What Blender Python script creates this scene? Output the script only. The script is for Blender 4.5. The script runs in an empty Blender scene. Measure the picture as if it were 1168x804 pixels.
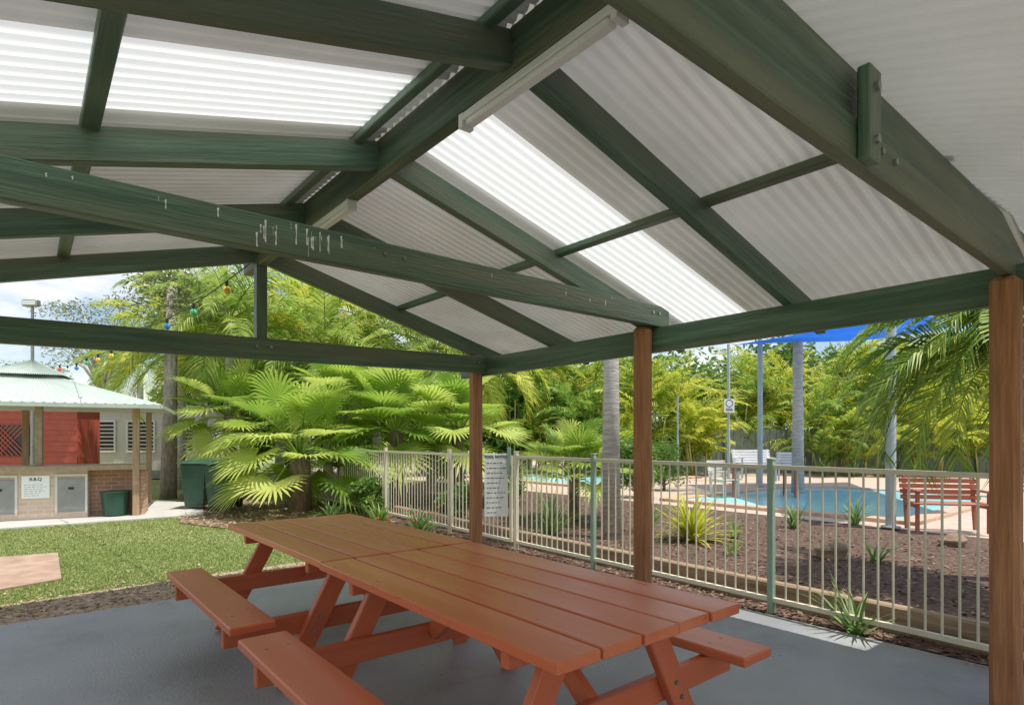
import bpy, bmesh, math, random
from mathutils import Matrix, Vector
R = math.radians
PI = math.pi
rnd = random.Random(11)
S = bpy.context.scene
C = S.collection
F_ = 676.0
H = 1.42
def at(px, Y, z=0.0): return Vector(((px-584)/F_*Y, Y, z))
def G(px, py): 
    Y = F_*H/(py-500); return Vector(((px-584)/F_*Y, Y, 0))
def zat(py, Y): return H+(500-py)*Y/F_

# ------------------------------------------------------------ materials
def nn(t, typ, **kw):
    n = t.nodes.new(typ)
    for k, v in kw.items(): setattr(n, k, v)
    return n
def c4(c): return (c[0], c[1], c[2], 1)
def mat(name, c1, c2=None, rough=.6, scale=4, bump=0, stretch=(1,1,1), metal=0, bscale=None, c3=None, spec=.5, dirt=None, dscale=1.2, rvar=0, transl=0, lo=.32, hi=.68):
    m = bpy.data.materials.new(name); m.use_nodes = True
    t = m.node_tree; L = t.links; b = t.nodes['Principled BSDF']
    b.inputs['Roughness'].default_value = rough; b.inputs['Metallic'].default_value = metal
    b.inputs['Specular IOR Level'].default_value = spec
    tc = nn(t, 'ShaderNodeTexCoord'); oi = nn(t, 'ShaderNodeObjectInfo')
    ad = nn(t, 'ShaderNodeVectorMath', operation='MULTIPLY_ADD')
    cx = nn(t, 'ShaderNodeCombineXYZ')
    ml = nn(t, 'ShaderNodeMath', operation='MULTIPLY'); ml.inputs[1].default_value = 37
    L.new(oi.outputs['Random'], ml.inputs[0]); 
    for i in range(3): L.new(ml.outputs[0], cx.inputs[i])
    ad.inputs[1].default_value = stretch
    L.new(tc.outputs['Object'], ad.inputs[0]); L.new(cx.outputs[0], ad.inputs[2])
    no = nn(t, 'ShaderNodeTexNoise'); no.inputs['Scale'].default_value = scale; no.inputs['Detail'].default_value = 8
    no.inputs['Roughness'].default_value = .62
    L.new(ad.outputs[0], no.inputs['Vector'])
    cr = nn(t, 'ShaderNodeValToRGB'); e = cr.color_ramp.elements
    e[0].position = lo; e[1].position = hi
    e[0].color = c4(c1); e[1].color = c4(c2 or c1)
    if c3: x = e.new(.5); x.color = c4(c3)
    L.new(no.outputs['Fac'], cr.inputs[0]); out = cr.outputs[0]
    if dirt:
        n2 = nn(t, 'ShaderNodeTexNoise'); n2.inputs['Scale'].default_value = dscale; n2.inputs['Detail'].default_value = 5
        L.new(ad.outputs[0], n2.inputs['Vector'])
        r2 = nn(t, 'ShaderNodeValToRGB'); r2.color_ramp.elements[0].position = .42; r2.color_ramp.elements[1].position = .66
        L.new(n2.outputs['Fac'], r2.inputs[0])
        mx = nn(t, 'ShaderNodeMixRGB'); mx.inputs[2].default_value = c4(dirt)
        L.new(r2.outputs[0], mx.inputs[0]); L.new(out, mx.inputs[1]); out = mx.outputs[0]
    L.new(out, b.inputs['Base Color'])
    if rvar:
        mr = nn(t, 'ShaderNodeMapRange'); mr.inputs['From Min'].default_value = .3; mr.inputs['From Max'].default_value = .7
        mr.inputs['To Min'].default_value = rough-rvar; mr.inputs['To Max'].default_value = rough+rvar
        L.new(no.outputs['Fac'], mr.inputs[0]); L.new(mr.outputs[0], b.inputs['Roughness'])
    if bump:
        nb = no
        if bscale:
            nb = nn(t, 'ShaderNodeTexNoise'); nb.inputs['Scale'].default_value = bscale; nb.inputs['Detail'].default_value = 6
            L.new(ad.outputs[0], nb.inputs['Vector'])
        bp = nn(t, 'ShaderNodeBump'); bp.inputs['Strength'].default_value = bump; bp.inputs['Distance'].default_value = .02
        L.new(nb.outputs['Fac'], bp.inputs['Height']); L.new(bp.outputs[0], b.inputs['Normal'])
    if transl:
        tl = nn(t, 'ShaderNodeBsdfTranslucent'); L.new(out, tl.inputs[0])
        ms = nn(t, 'ShaderNodeMixShader'); ms.inputs[0].default_value = transl
        L.new(b.outputs[0], ms.inputs[1]); L.new(tl.outputs[0], ms.inputs[2]); L.new(ms.outputs[0], t.nodes['Material Output'].inputs[0])
    return m
def leafmat(name, cols, tr=.4, rough=.45):
    m = bpy.data.materials.new(name); m.use_nodes = True
    t = m.node_tree; L = t.links; b = t.nodes['Principled BSDF']; o = t.nodes['Material Output']
    b.inputs['Roughness'].default_value = rough; b.inputs['Specular IOR Level'].default_value = .35
    g = nn(t, 'ShaderNodeNewGeometry'); tc = nn(t, 'ShaderNodeTexCoord')
    no = nn(t, 'ShaderNodeTexNoise'); no.inputs['Scale'].default_value = 1.4
    L.new(tc.outputs['Object'], no.inputs['Vector'])
    mx = nn(t, 'ShaderNodeMath', operation='MULTIPLY_ADD'); mx.inputs[1].default_value = .6
    s = nn(t, 'ShaderNodeMath', operation='MULTIPLY'); s.inputs[1].default_value = .45
    L.new(no.outputs['Fac'], s.inputs[0]); L.new(g.outputs['Random Per Island'], mx.inputs[0]); L.new(s.outputs[0], mx.inputs[2])
    cr = nn(t, 'ShaderNodeValToRGB'); e = cr.color_ramp.elements
    e[0].color = c4(cols[0]); e[0].position = .2; e[1].color = c4(cols[-1]); e[1].position = .85
    for i, c in enumerate(cols[1:-1]):
        x = e.new(.2+.65*(i+1)/(len(cols)-1)); x.color = c4(c)
    L.new(mx.outputs[0], cr.inputs[0]); L.new(cr.outputs[0], b.inputs['Base Color'])
    if tr:
        tl = nn(t, 'ShaderNodeBsdfTranslucent'); L.new(cr.outputs[0], tl.inputs[0])
        ms = nn(t, 'ShaderNodeMixShader'); ms.inputs[0].default_value = tr
        L.new(b.outputs[0], ms.inputs[1]); L.new(tl.outputs[0], ms.inputs[2]); L.new(ms.outputs[0], o.inputs[0])
    return m
def brickmat(name, c1, c2, mortar, scale=1, bw=.23, bh=.076, rough=.85):
    m = mat(name, c1, c2, rough=rough); t = m.node_tree; L = t.links
    tc = nn(t, 'ShaderNodeTexCoord'); sp = nn(t, 'ShaderNodeSeparateXYZ'); cb = nn(t, 'ShaderNodeCombineXYZ'); ad = nn(t, 'ShaderNodeMath')
    L.new(tc.outputs['Object'], sp.inputs[0]); L.new(sp.outputs[0], ad.inputs[0]); L.new(sp.outputs[1], ad.inputs[1])
    L.new(ad.outputs[0], cb.inputs[0]); L.new(sp.outputs[2], cb.inputs[1])
    br = nn(t, 'ShaderNodeTexBrick'); br.inputs['Scale'].default_value = 1
    br.inputs['Brick Width'].default_value = bw; br.inputs['Row Height'].default_value = bh; br.inputs['Mortar Size'].default_value = .008
    br.inputs['Color1'].default_value = c4(c1); br.inputs['Color2'].default_value = c4(c2); br.inputs['Mortar'].default_value = c4(mortar)
    L.new(cb.outputs[0], br.inputs['Vector']); L.new(br.outputs['Color'], t.nodes['Principled BSDF'].inputs['Base Color'])
    return m

M = {}
M['green'] = mat('green_painted_timber', (.038,.085,.052), (.17,.265,.18), rough=.42, scale=3, stretch=(.45,7,7), bump=.35, bscale=11, c3=(.075,.145,.092), dirt=(.15,.165,.105), dscale=.9, lo=.26, hi=.76)
M['green_brown'] = mat('weathered_green_timber', (.035,.068,.040), (.175,.23,.145), rough=.5, scale=3, stretch=(.45,8,8), bump=.4, bscale=11, c3=(.070,.115,.068), dirt=(.165,.16,.095), dscale=.8, lo=.26, hi=.76)
M['post'] = mat('stained_timber', (.22,.085,.035), (.56,.27,.12), rough=.7, scale=5, stretch=(.5,8,8), bump=.5, bscale=14, c3=(.38,.165,.07), lo=.22, hi=.78)
M['hutpost'] = mat('pale_timber', (.34,.22,.13), (.52,.37,.24), rough=.7, scale=4, stretch=(.4,6,6))
M['roof'] = mat('white_sheet_added_translucency', (.70,.695,.665), (.79,.785,.755), rough=.36, scale=1.2, dirt=(.60,.59,.54), dscale=.7, transl=.12)  # translucency added to opaque sheeting: sun brightens its underside and fills the shelter
M['table'] = mat('terracotta_paint', (.60,.138,.050), (.66,.170,.066), rough=.33, scale=2.0, stretch=(.4,4,4), bump=.05, bscale=10, c3=(.63,.152,.057), rvar=.08, dirt=(.70,.22,.10), dscale=1.3, lo=.25, hi=.75)
M['table2'] = mat('terracotta_paint_worn', (.52,.115,.042), (.63,.165,.07), rough=.42, scale=3, stretch=(.4,5,5), bump=.08, bscale=10, lo=.25, hi=.75)
M['steel'] = mat('galvanised_steel', (.25,.26,.26), (.42,.42,.42), rough=.4, scale=20, metal=.8)
M['dark'] = mat('dark_paint', (.02,.02,.02), (.03,.03,.03))
M['white'] = mat('white_paint', (.80,.80,.78), (.86,.86,.84), rough=.4)
M['tube'] = mat('lamp_white', (.86,.85,.82), (.91,.90,.87), rough=.25)
M['slab'] = mat('painted_concrete', (.26,.28,.30), (.43,.445,.46), rough=.44, scale=3.2, bump=.18, bscale=70, c3=(.34,.355,.37), dirt=(.24,.255,.27), dscale=.8, rvar=.20, lo=.25, hi=.75)
M['path'] = mat('path_concrete', (.46,.45,.43), (.56,.55,.52), rough=.8, scale=3, bump=.1, bscale=50)
M['lawn'] = mat('lawn_ground', (.15,.205,.055), (.23,.29,.085), rough=.9, scale=1.2, bump=.5, bscale=60, c3=(.19,.25,.07), dirt=(.29,.30,.13), dscale=.35)
M['grass'] = leafmat('grass_blade', [(.16,.225,.06), (.24,.31,.085), (.34,.40,.14)], .3, .6)
M['dirt'] = mat('leaf_litter_ground', (.26,.19,.125), (.54,.43,.31), rough=.95, scale=14, bump=.6, bscale=40, c3=(.40,.30,.21))
M['bedsoil'] = mat('garden_soil', (.13,.085,.055), (.32,.23,.15), rough=.95, scale=14, bump=.6, bscale=40, c3=(.21,.145,.095))
M['mulch'] = mat('mulch_ground', (.045,.030,.022), (.20,.125,.09), rough=.95, scale=18, bump=.9, bscale=30, c3=(.11,.068,.05))
M['chip'] = leafmat('bark_chip', [(.055,.035,.025), (.15,.09,.063), (.32,.22,.16)], .0, .9)
M['litter'] = leafmat('dry_leaf', [(.22,.15,.09), (.44,.32,.21), (.60,.48,.34)], .1, .8)
M['deck'] = mat('pool_paving', (.46,.35,.27), (.60,.48,.38), rough=.75, scale=6, bump=.15, bscale=30)
M['coping'] = mat('pool_coping', (.50,.31,.20), (.64,.45,.33), rough=.7, scale=8)
M['fence'] = mat('cream_metal', (.66,.61,.47), (.73,.68,.53), rough=.4)
M['fpost'] = mat('green_grey_metal', (.24,.36,.28), (.32,.44,.35), rough=.4)
M['pole'] = mat('blue_grey_metal', (.34,.42,.47), (.44,.52,.56), rough=.35)
M['trunk'] = mat('palm_trunk_bark', (.32,.31,.28), (.64,.62,.58), rough=.9, scale=3, stretch=(1.5,1.5,9), bump=.6, bscale=6, c3=(.48,.46,.43))
M['bark'] = mat('brown_bark', (.11,.08,.055), (.28,.20,.15), rough=.95, scale=6, stretch=(3,3,1), bump=.8)
M['greybark'] = mat('grey_bark', (.20,.17,.14), (.42,.37,.32), rough=.95, scale=6, stretch=(3,3,1), bump=.8)
M['edging'] = mat('edging_timber', (.20,.14,.09), (.44,.32,.22), rough=.85, scale=5, stretch=(.4,5,5), bump=.5)
M['backfence'] = mat('grey_green_fence', (.15,.19,.16), (.22,.26,.22), rough=.6)
M['bin'] = mat('bin_green', (.018,.07,.048), (.035,.10,.065), rough=.4)
M['hutroof'] = mat('pale_green_roof', (.42,.50,.45), (.52,.59,.54), rough=.35, scale=2)
M['redwall'] = mat('red_boards', (.42,.075,.05), (.50,.11,.075), rough=.6)
M['brick'] = brickmat('red_brick', (.54,.27,.16), (.64,.36,.24), (.58,.53,.46))
M['cbrick'] = brickmat('cream_brick', (.68,.54,.42), (.62,.46,.34), (.66,.60,.52))
M['counter'] = mat('stone_counter', (.30,.22,.15), (.44,.34,.23), rough=.4, scale=15)
M['door'] = mat('grey_door', (.26,.27,.27), (.34,.34,.34), rough=.35, metal=.2)
M['cream'] = mat('cream_wall', (.64,.62,.56), (.70,.68,.62), rough=.6)
M['glass'] = mat('dark_glass', (.03,.04,.05), (.05,.06,.07), rough=.08)
M['sail'] = mat('blue_shade_cloth', (.01,.14,.66), (.02,.18,.76), rough=.7, transl=.4)
M['benchwood'] = mat('red_brown_slats', (.30,.085,.055), (.44,.15,.09), rough=.5, scale=4, stretch=(.4,5,5))
M['rock'] = mat('rock', (.16,.11,.08), (.34,.25,.18), rough=.9, scale=4, bump=.8)
M['ink'] = mat('sign_ink', (.02,.06,.05), (.02,.06,.05))
M['sign'] = mat('sign_white', (.88,.92,.90), (.91,.94,.92), rough=.35)
M['paver'] = mat('pink_paver', (.30,.20,.14), (.46,.33,.25), rough=.85, scale=5, bump=.3)
M['stem'] = mat('cane_stem', (.34,.33,.09), (.50,.43,.16), rough=.5, stretch=(1,1,5))
for n, c in (('by',(.9,.6,.05)),('bg',(.1,.5,.2)),('bb',(.05,.25,.6)),('bw',(.85,.8,.6)),('br',(.8,.15,.05))): M[n] = mat('bulb_'+n, c, c, rough=.15)
M['fan'] = leafmat('fan_leaf', [(.13,.27,.04), (.32,.50,.08), (.56,.68,.18)], .5)
M['fan2'] = leafmat('fan_leaf_yellow', [(.17,.31,.045), (.41,.57,.09), (.66,.74,.20)], .5)
M['feather'] = leafmat('feather_leaf', [(.11,.22,.035), (.31,.45,.075), (.58,.65,.17)], .48)
M['cane'] = leafmat('cane_leaf', [(.13,.24,.028), (.48,.56,.06), (.86,.78,.13)], .5)
M['cane_g'] = leafmat('cane_leaf_green', [(.07,.18,.03), (.23,.38,.055), (.50,.57,.12)], .45)
M['dark_leaf'] = leafmat('dark_leaf', [(.04,.11,.022), (.11,.22,.045), (.26,.37,.09)], .38)
M['bush'] = leafmat('bush_leaf', [(.07,.17,.03), (.18,.32,.06), (.36,.50,.12)], .4)
M['gum'] = leafmat('gum_leaf', [(.10,.14,.06), (.21,.25,.11), (.34,.37,.18)], .35)
M['yellow'] = leafmat('yellow_leaf', [(.34,.40,.03), (.62,.64,.06), (.80,.76,.12)], .4)
M['strap'] = leafmat('strap_leaf', [(.07,.16,.045), (.17,.30,.08), (.32,.45,.16)], .3)
M['water'] = mat('pool_water', (.30,.72,.74), (.42,.82,.83), rough=.16, scale=.6, bump=.25, bscale=3, spec=.12)
m = bpy.data.materials.new('translucent_sheet'); m.use_nodes = True; t = m.node_tree
b = t.nodes['Principled BSDF']; b.inputs['Base Color'].default_value = (.85,.86,.85,1); b.inputs['Roughness'].default_value = .35
tl = nn(t, 'ShaderNodeBsdfTranslucent'); tl.inputs[0].default_value = (.92,.94,.93,1)
ms = nn(t, 'ShaderNodeMixShader'); ms.inputs[0].default_value = .50
t.links.new(b.outputs[0], ms.inputs[1]); t.links.new(tl.outputs[0], ms.inputs[2]); t.links.new(ms.outputs[0], t.nodes['Material Output'].inputs[0])
M['sky_sheet'] = m

# ------------------------------------------------------------ builders
def thing(name, label, cat, loc=(0,0,0), rz=0, group=None):
    o = bpy.data.objects.new(name, None); C.objects.link(o); o.location = loc; o.rotation_euler = (0,0,rz)
    o.empty_display_size = .2
    o['label'] = label; o['category'] = cat
    if group: o['group'] = group
    return o
def tag(o, label, cat, group=None):
    o['label'] = label; o['category'] = cat
    if group: o['group'] = group
    return o
def copytree(o, parent=None):
    c = o.copy(); C.objects.link(c)
    if parent: c.parent = parent
    for ch in [x for x in bpy.data.objects if x.parent == o]: copytree(ch, c)
    return c
class MB:
    def __init__(s): s.v = []; s.f = []
    def add(s, vs, fs):
        n = len(s.v); s.v += [tuple(v) for v in vs]; s.f += [tuple(i+n for i in f) for f in fs]
    def box(s, c, d, rz=0):
        vs = []
        cs, sn = math.cos(rz), math.sin(rz)
        for dz in (-1,1):
            for dx, dy in ((-1,-1),(1,-1),(1,1),(-1,1)):
                x, y = dx*d[0]/2, dy*d[1]/2
                vs.append((c[0]+x*cs-y*sn, c[1]+x*sn+y*cs, c[2]+dz*d[2]/2))
        s.add(vs, [(3,2,1,0),(4,5,6,7),(0,1,5,4),(1,2,6,5),(2,3,7,6),(3,0,4,7)])
    def b2(s, x0,x1,y0,y1,z0,z1): s.box(((x0+x1)/2,(y0+y1)/2,(z0+z1)/2),(x1-x0,y1-y0,z1-z0))
    def tube(s, pts, rad, n=8, cap=True):
        pts = [Vector(p) for p in pts]
        if not isinstance(rad, (list,tuple)): rad = [rad]*len(pts)
        rings = []
        for i, p in enumerate(pts):
            d = (pts[min(i+1,len(pts)-1)]-pts[max(i-1,0)]).normalized()
            a = Vector((1,0,0)) if abs(d.x) < .8 else Vector((0,1,0))
            e1 = d.cross(a).normalized(); e2 = d.cross(e1)
            rings.append([p+(e1*math.cos(2*PI*k/n)+e2*math.sin(2*PI*k/n))*rad[i] for k in range(n)])
        vs = [v for r in rings for v in r]; fs = []
        for i in range(len(pts)-1):
            for k in range(n):
                a = i*n+k; b_ = i*n+(k+1)%n; fs.append((a, b_, b_+n, a+n))
        if cap: fs.append(tuple(range(n))[::-1]); fs.append(tuple(range(len(vs)-n, len(vs))))
        s.add(vs, fs)
    def beam(s, p0, p1, w, h, up=(0,0,1)):
        p0, p1 = Vector(p0), Vector(p1); x = (p1-p0).normalized(); u = Vector(up); z = (u-x*u.dot(x)).normalized(); y = z.cross(x)
        vs = [p+y*a*w/2+z*c*h/2 for p in (p0,p1) for a, c in ((-1,-1),(1,-1),(1,1),(-1,1))]
        s.add(vs, [(0,1,2,3)[::-1],(4,5,6,7),(0,1,5,4),(1,2,6,5),(2,3,7,6),(3,0,4,7)])
    def build(s, name, m, parent=None, smooth=False, bevel=0):
        me = bpy.data.meshes.new(name); me.from_pydata(s.v, [], s.f); me.materials.append(m)
        if bevel:
            bm = bmesh.new(); bm.from_mesh(me); bmesh.ops.bevel(bm, geom=bm.edges[:], offset=bevel, segments=1, affect='EDGES'); bm.to_mesh(me); bm.free()
        if smooth:
            for p in me.polygons: p.use_smooth = True
        me.update()
        o = bpy.data.objects.new(name, me); C.objects.link(o)
        if parent: o.parent = parent
        return o
def plank(name, p0, p1, w, h, m, parent, up=(0,0,1), bevel=.005):
    """timber member whose own X axis runs along its length"""
    p0, p1 = Vector(p0), Vector(p1); d = p1-p0; L_ = d.length; x = d/L_; u = Vector(up); z = (u-x*u.dot(x)).normalized(); y = z.cross(x)
    mb = MB(); mb.b2(0, L_, -w/2, w/2, -h/2, h/2)
    o = mb.build(name, m, parent, bevel=bevel)
    M4 = Matrix.Identity(4)
    for i in range(3): M4[i][0] = x[i]; M4[i][1] = y[i]; M4[i][2] = z[i]; M4[i][3] = p0[i]
    o.matrix_basis = M4
    return o
def bolts(parent, segs, r=.012):
    for a, b_ in segs:
        k = MB(); k.tube([a, b_], r, 8); k.build('bolt', M['steel'], parent)
def struct(name, pts, z, m, th=0):
    mb = MB(); n = len(pts)
    if th: 
        vs = [(p[0],p[1],z) for p in pts]+[(p[0],p[1],z-th) for p in pts]
        mb.add(vs, [tuple(range(n))]+[(i, i+n, (i+1)%n+n, (i+1)%n) for i in range(n)])
    else: mb.add([(p[0],p[1],z) for p in pts], [tuple(range(n))])
    o = mb.build(name, m); o['kind'] = 'structure'; return o
def textobj(name, txt, size, mtl, parent, loc, rot, align='CENTER', off=0.0):
    cu = bpy.data.curves.new(name, 'FONT'); cu.body = txt; cu.size = size; cu.align_x = align; cu.extrude = .001; cu.offset = off
    tmp = bpy.data.objects.new(name, cu); C.objects.link(tmp)
    dg = bpy.context.evaluated_depsgraph_get(); me = bpy.data.meshes.new_from_object(tmp.evaluated_get(dg))
    bpy.data.objects.remove(tmp)
    me.materials.clear(); me.materials.append(mtl)
    o = bpy.data.objects.new(name, me); C.objects.link(o); o.parent = parent; o.location = loc; o.rotation_euler = rot
    return o

# ------------------------------------------------------------ shelter
TH = math.atan2(.6339, .7735)
P2 = Vector((1.08, 4.9, 0))
def SW(x, y, z=0):
    c, s = math.cos(TH), math.sin(TH)
    return Vector((P2.x+x*c-y*s, P2.y+x*s+y*c, z))
WD = 2.347; BAY = 2.35
ZE, RISE = 2.42, .63
OV = .74
def zr(x): return ZE+RISE*(1-abs(x+WD)/WD)
sh = thing('picnic_shelter', 'open picnic shelter with green timber beams and white corrugated gable roof', 'shelter', P2, TH)
for y, zt in ((BAY, 2.36), (0, 2.335), (-BAY, 2.255)):
    for x in (0, -2*WD):
        plank('post', (x, y, 0), (x, y, zt), .125, .125, M['post'], sh, up=(1,0,0), bevel=.022)
for sx in (0, 1):
    x = .10 if sx == 0 else -2*WD-.10
    plank('eave_beam', (x, 2.75, 2.232), (x, -2.9, 2.232), .07, .20, M['green'], sh)
def tie(y, x0, z0, x1, z1, w, h, m):
    o = plank('tie_beam', (x0, y, z0), (x1, y, z1), w, h, m, sh)
    L_ = abs(x1-x0)
    bolts(o, [((xx, s_*w/2, .02), (xx, s_*(w/2+.010), .02)) for xx in (.14, .22, L_/2-.06, L_/2+.06) for s_ in (-1, 1)])
    return o
tie(BAY-.085, .10, 2.245, -2*WD-.1, 2.15, .06, .185, M['green'])
T = tie(-.07, .22, 2.425, -2*WD-.2, 2.425, .07, .17, M['green'])
r = random.Random(3)
for i in range(34):
    px = r.choice([r.uniform(2.85,3.35), r.uniform(2.85,3.35), r.uniform(.5,4.2)])
    h = r.uniform(.02,.12)*(1 if px > 2.8 and px < 3.4 else .4); w_ = r.uniform(.0012,.006)
    zt = r.uniform(-.01,.078); zb = max(zt-h, -.08)
    d = MB(); j = r.uniform(-.4,.4)*w_
    pts = [(px-w_, zt), (px-w_*.3+j, zt*.6+zb*.4), (px-w_*.5, zt*.25+zb*.75), (px-w_*.8, zb+.006), (px, zb), (px+w_*.7, zb+.007), (px+w_*.3+j, zt*.5+zb*.5), (px+w_*1.1, zt-.004)]
    d.add([(a, .0362, b_) for a, b_ in pts], [tuple(range(8))]); d.build('dropping_streak', M['white'], T)
tie(-BAY-.005, 1.3, 2.325, -2*WD-.1, 2.325, .05, .128, M['green_brown'])
bb = plank('tie_beam', (1.3, -BAY+.025, 2.481), (-2*WD-.1, -BAY+.025, 2.481), .06, .178, M['green_brown'], sh)
cl = plank('cleat', (-1.96, -BAY-.05, 2.26), (-1.96, -BAY-.05, 2.54), .09, .038, M['green'], sh, up=(0,1,0))
bolts(cl, [((z,0,-.019),(z,0,-.030)) for z in (.06,.22)], .014)
for y in (BAY, BAY/2, .025, -BAY/2):
    for sgn in (1, -1):
        x0, x1 = -WD+sgn*.03, -WD+sgn*(WD+.6)
        plank('rafter', (x0, y, zr(x0)), (x1, y, ZE-.6*RISE/WD), .065, .15, M['green'], sh)
plank('king_post', (-WD, BAY-.02, 2.20), (-WD, BAY-.02, 3.0), .09, .09, M['green'], sh, up=(1,0,0))
plank('ridge_beam', (-WD, 2.72, 3.03), (-WD, -BAY, 3.03), .075, .20, M['green_brown'], sh)
for k_ in (.07, .59):
    for sgn in (1, -1):
        x = -WD+sgn*k_*WD
        plank('purlin', (x, 2.75, zr(x)+.080), (x, -2.42, zr(x)+.080), .07 if k_ > .1 else .05, .045, M['green'], sh)
for sgn in (1,-1):
    x = -WD+sgn*(WD+.62); zz = ZE-.62*RISE/WD; plank('fascia', (x, 2.8, zz+.06), (x, -2.4, zz+.06), .03, .07, M['green'], sh)
AMP = .0150
def prof(y):
    q = (y/.072) % 1.0      # narrow crests between rounder pans
    return AMP*(math.cos(2*PI*q)+.32*math.cos(4*PI*q))
def corr(name, y0, y1, sgn, m):
    mb = MB(); n = int((y1-y0)/.0060); xs = [0.012, .9, 1.8, WD+OV]
    st = len(xs); vs = []; fs = []
    for i in range(n+1):
        y = y0+(y1-y0)*i/n
        for x in xs: vs.append((-WD+sgn*x, y, ZE+RISE*(1-x/WD)+.125+prof(y)))
    for i in range(n):
        for j in range(st-1): fs.append((i*st+j, i*st+j+1, (i+1)*st+j+1, (i+1)*st+j))
    mb.add(vs, fs); return mb.build(name, m, sh, smooth=True)
for sgn in (1, -1):
    corr('roof_sheet', -2.38, -.655, sgn, M['roof'])
    o = corr('skylight', -.655, -.075, sgn, M['sky_sheet']); o['label'] = 'translucent white skylight strip'
    corr('roof_sheet', -.075, 2.85, sgn, M['roof'])
rc = MB()
rc.add([(-WD,-2.4,3.235),(-WD,2.87,3.235),(-WD+.17,2.87,3.185),(-WD+.17,-2.4,3.185),(-WD-.17,2.87,3.185),(-WD-.17,-2.4,3.185)], [(0,1,2,3),(1,0,5,4)])
rc.build('ridge_cap', M['roof'], sh)
gb = MB(); gb.add([(-2*WD-.3,-2.30,2.572),(.3,-2.30,2.572),(-WD,-2.30,3.15),(-2*WD-.3,-2.315,2.572),(.3,-2.315,2.572),(-WD,-2.315,3.15)], [(0,1,2),(5,4,3),(1,4,5,2),(0,2,5,3),(0,3,4,1)])
gb.build('sun_block_panel', M['green'], sh)  # unseen triangle added above the end beam to keep a sun streak off the table
mb = MB(); x0, x1 = -4.9, 1.9; n = int((x1-x0)/.0060); ys = [-BAY+.05, -3.2, -4.6]; vs = []; fs = []
for i in range(n+1):
    x = x0+(x1-x0)*i/n
    for y in ys: vs.append((x, y, 2.605-(ys[0]-y)*.36+prof(x)))
for i in range(n):
    for j in range(2): fs.append((i*3+j, i*3+j+1, (i+1)*3+j+1, (i+1)*3+j))
mb.add(vs, fs); mb.build('end_roof_sheet', M['roof'], sh, smooth=True)
for i, (ya, yb) in enumerate(((-1.75,-.82), (.45,1.3))):
    o = thing('batten_light', ['long white fluorescent batten light under the ridge beam nearest the viewer', 'far white fluorescent batten light under the ridge beam by the gable end'][i], 'light', SW(-WD, (ya+yb)/2, 2.93), TH)
    h = (yb-ya)/2
    b_ = MB(); b_.b2(-.032,.032,-h,h,-.035,-.001); b_.build('housing', M['white'], o, bevel=.004)
    b_ = MB(); b_.b2(-.027,.027,-h+.03,h-.03,-.062,-.0355); b_.build('diffuser', M['tube'], o, bevel=.008)
    for s_ in (-1,1):
        b_ = MB(); b_.b2(-.034,.034,s_*h-.016,s_*h+.016,-.066,-.0005); b_.build('end_cap', M['white'], o, bevel=.003)

# ------------------------------------------------------------ picnic tables
def picnic():
    t = thing('picnic_table', '', 'picnic table')
    Lh, pw = .925, .1955; Lb = .84
    for i in range(5):
        x = -.51+pw/2+i*(1.02-pw)/4
        plank('tabletop_plank', (x, -Lh+rnd.uniform(-.006,.006), .73+rnd.uniform(-.001,.001)), (x, Lh+rnd.uniform(-.006,.006), .73), pw-.003, .04, M['table'], t, bevel=.004)
    for s_ in (-1,1):
        o = plank('bench', (s_*.83, -Lb, .43), (s_*.83, Lb, .43), .235, .045, M['table'], t, bevel=.007)
        bolts(o, [((y+Lb, q, .0225), (y+Lb, q, .025)) for y in (-.62,.62) for q in (-.05,.05)], .008)
    for y in (-.62,.62):
        sg = 1 if y > 0 else -1
        plank('cross_rail', (-.93, y, .345), (.93, y, .345), .045, .115, M['table2'], t)
        plank('top_batten', (-.47, y, .67), (.47, y, .67), .045, .078, M['table2'], t)
        for s_ in (-1,1):
            l = plank('leg', (s_*.24, y+sg*.048, .705), (s_*.62, y+sg*.048, .0), .045, .115, M['table2'], t, up=(1,0,0))
            bolts(l, [((q, -.033, 0), (q, .033, 0)) for q in (.05, .37,.45)], .010)
        plank('brace', (0, y-sg*.03, .36), (0, y-sg*.48, .705), .045, .09, M['table2'], t, up=(0,0,1))
    plank('centre_rail', (0, -.6, .69), (0, .6, .69), .08, .03, M['table2'], t)
    return t
t1 = picnic(); t1['label'] = 'near terracotta painted picnic table with attached benches, closest to the viewer'
t1.location = SW(-2.208, -.90, 0); t1.rotation_euler = (0,0,TH)
t2 = copytree(t1); t2['label'] = 'far terracotta painted picnic table pushed end to end, nearer the lawn'
t2.location = SW(-2.20, .985, 0); t2.rotation_euler = (0,0,TH+R(.4))

# ------------------------------------------------------------ ground
ground = struct('lawn', [(-300,-60),(300,-60),(300,500),(-300,500)], -.05, M['lawn'])
struct('slab', [SW(-6.5,-7), SW(.70,-7), SW(.70,2.85), SW(-6.5,2.85)], 0, M['slab'], .1)
struct('gravel_strip', [SW(-9,2.85), SW(.7,2.85), SW(.95,4.0), SW(-3,3.85), SW(-6,3.6), SW(-9,3.7)], -.04, M['dirt'])
struct('garden_bed', [G(205,594), G(260,600), G(310,612), G(335,630), SW(-1.2,3.85), SW(.95,3.85), SW(1.1,6), SW(1.4,12), G(388,566), G(330,561), G(205,561)], -.034, M['bedsoil'])
struct('mulch_bed', [SW(.72,-8), SW(6.75,-8), SW(6.9,6), SW(6.5,14), SW(1.3,14), SW(.95,5)], -.03, M['mulch'])
struct('pool_deck', [SW(6.75,-10), SW(26,-10), SW(26,26), SW(5.5,26), SW(6.5,14), SW(6.9,6)], -.026, M['deck'])
struct('footpath', [G(-160,612), G(0,601), G(232,585), G(232,573), G(150,567), G(-160,570)], -.02, M['path'], .03)
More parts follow.
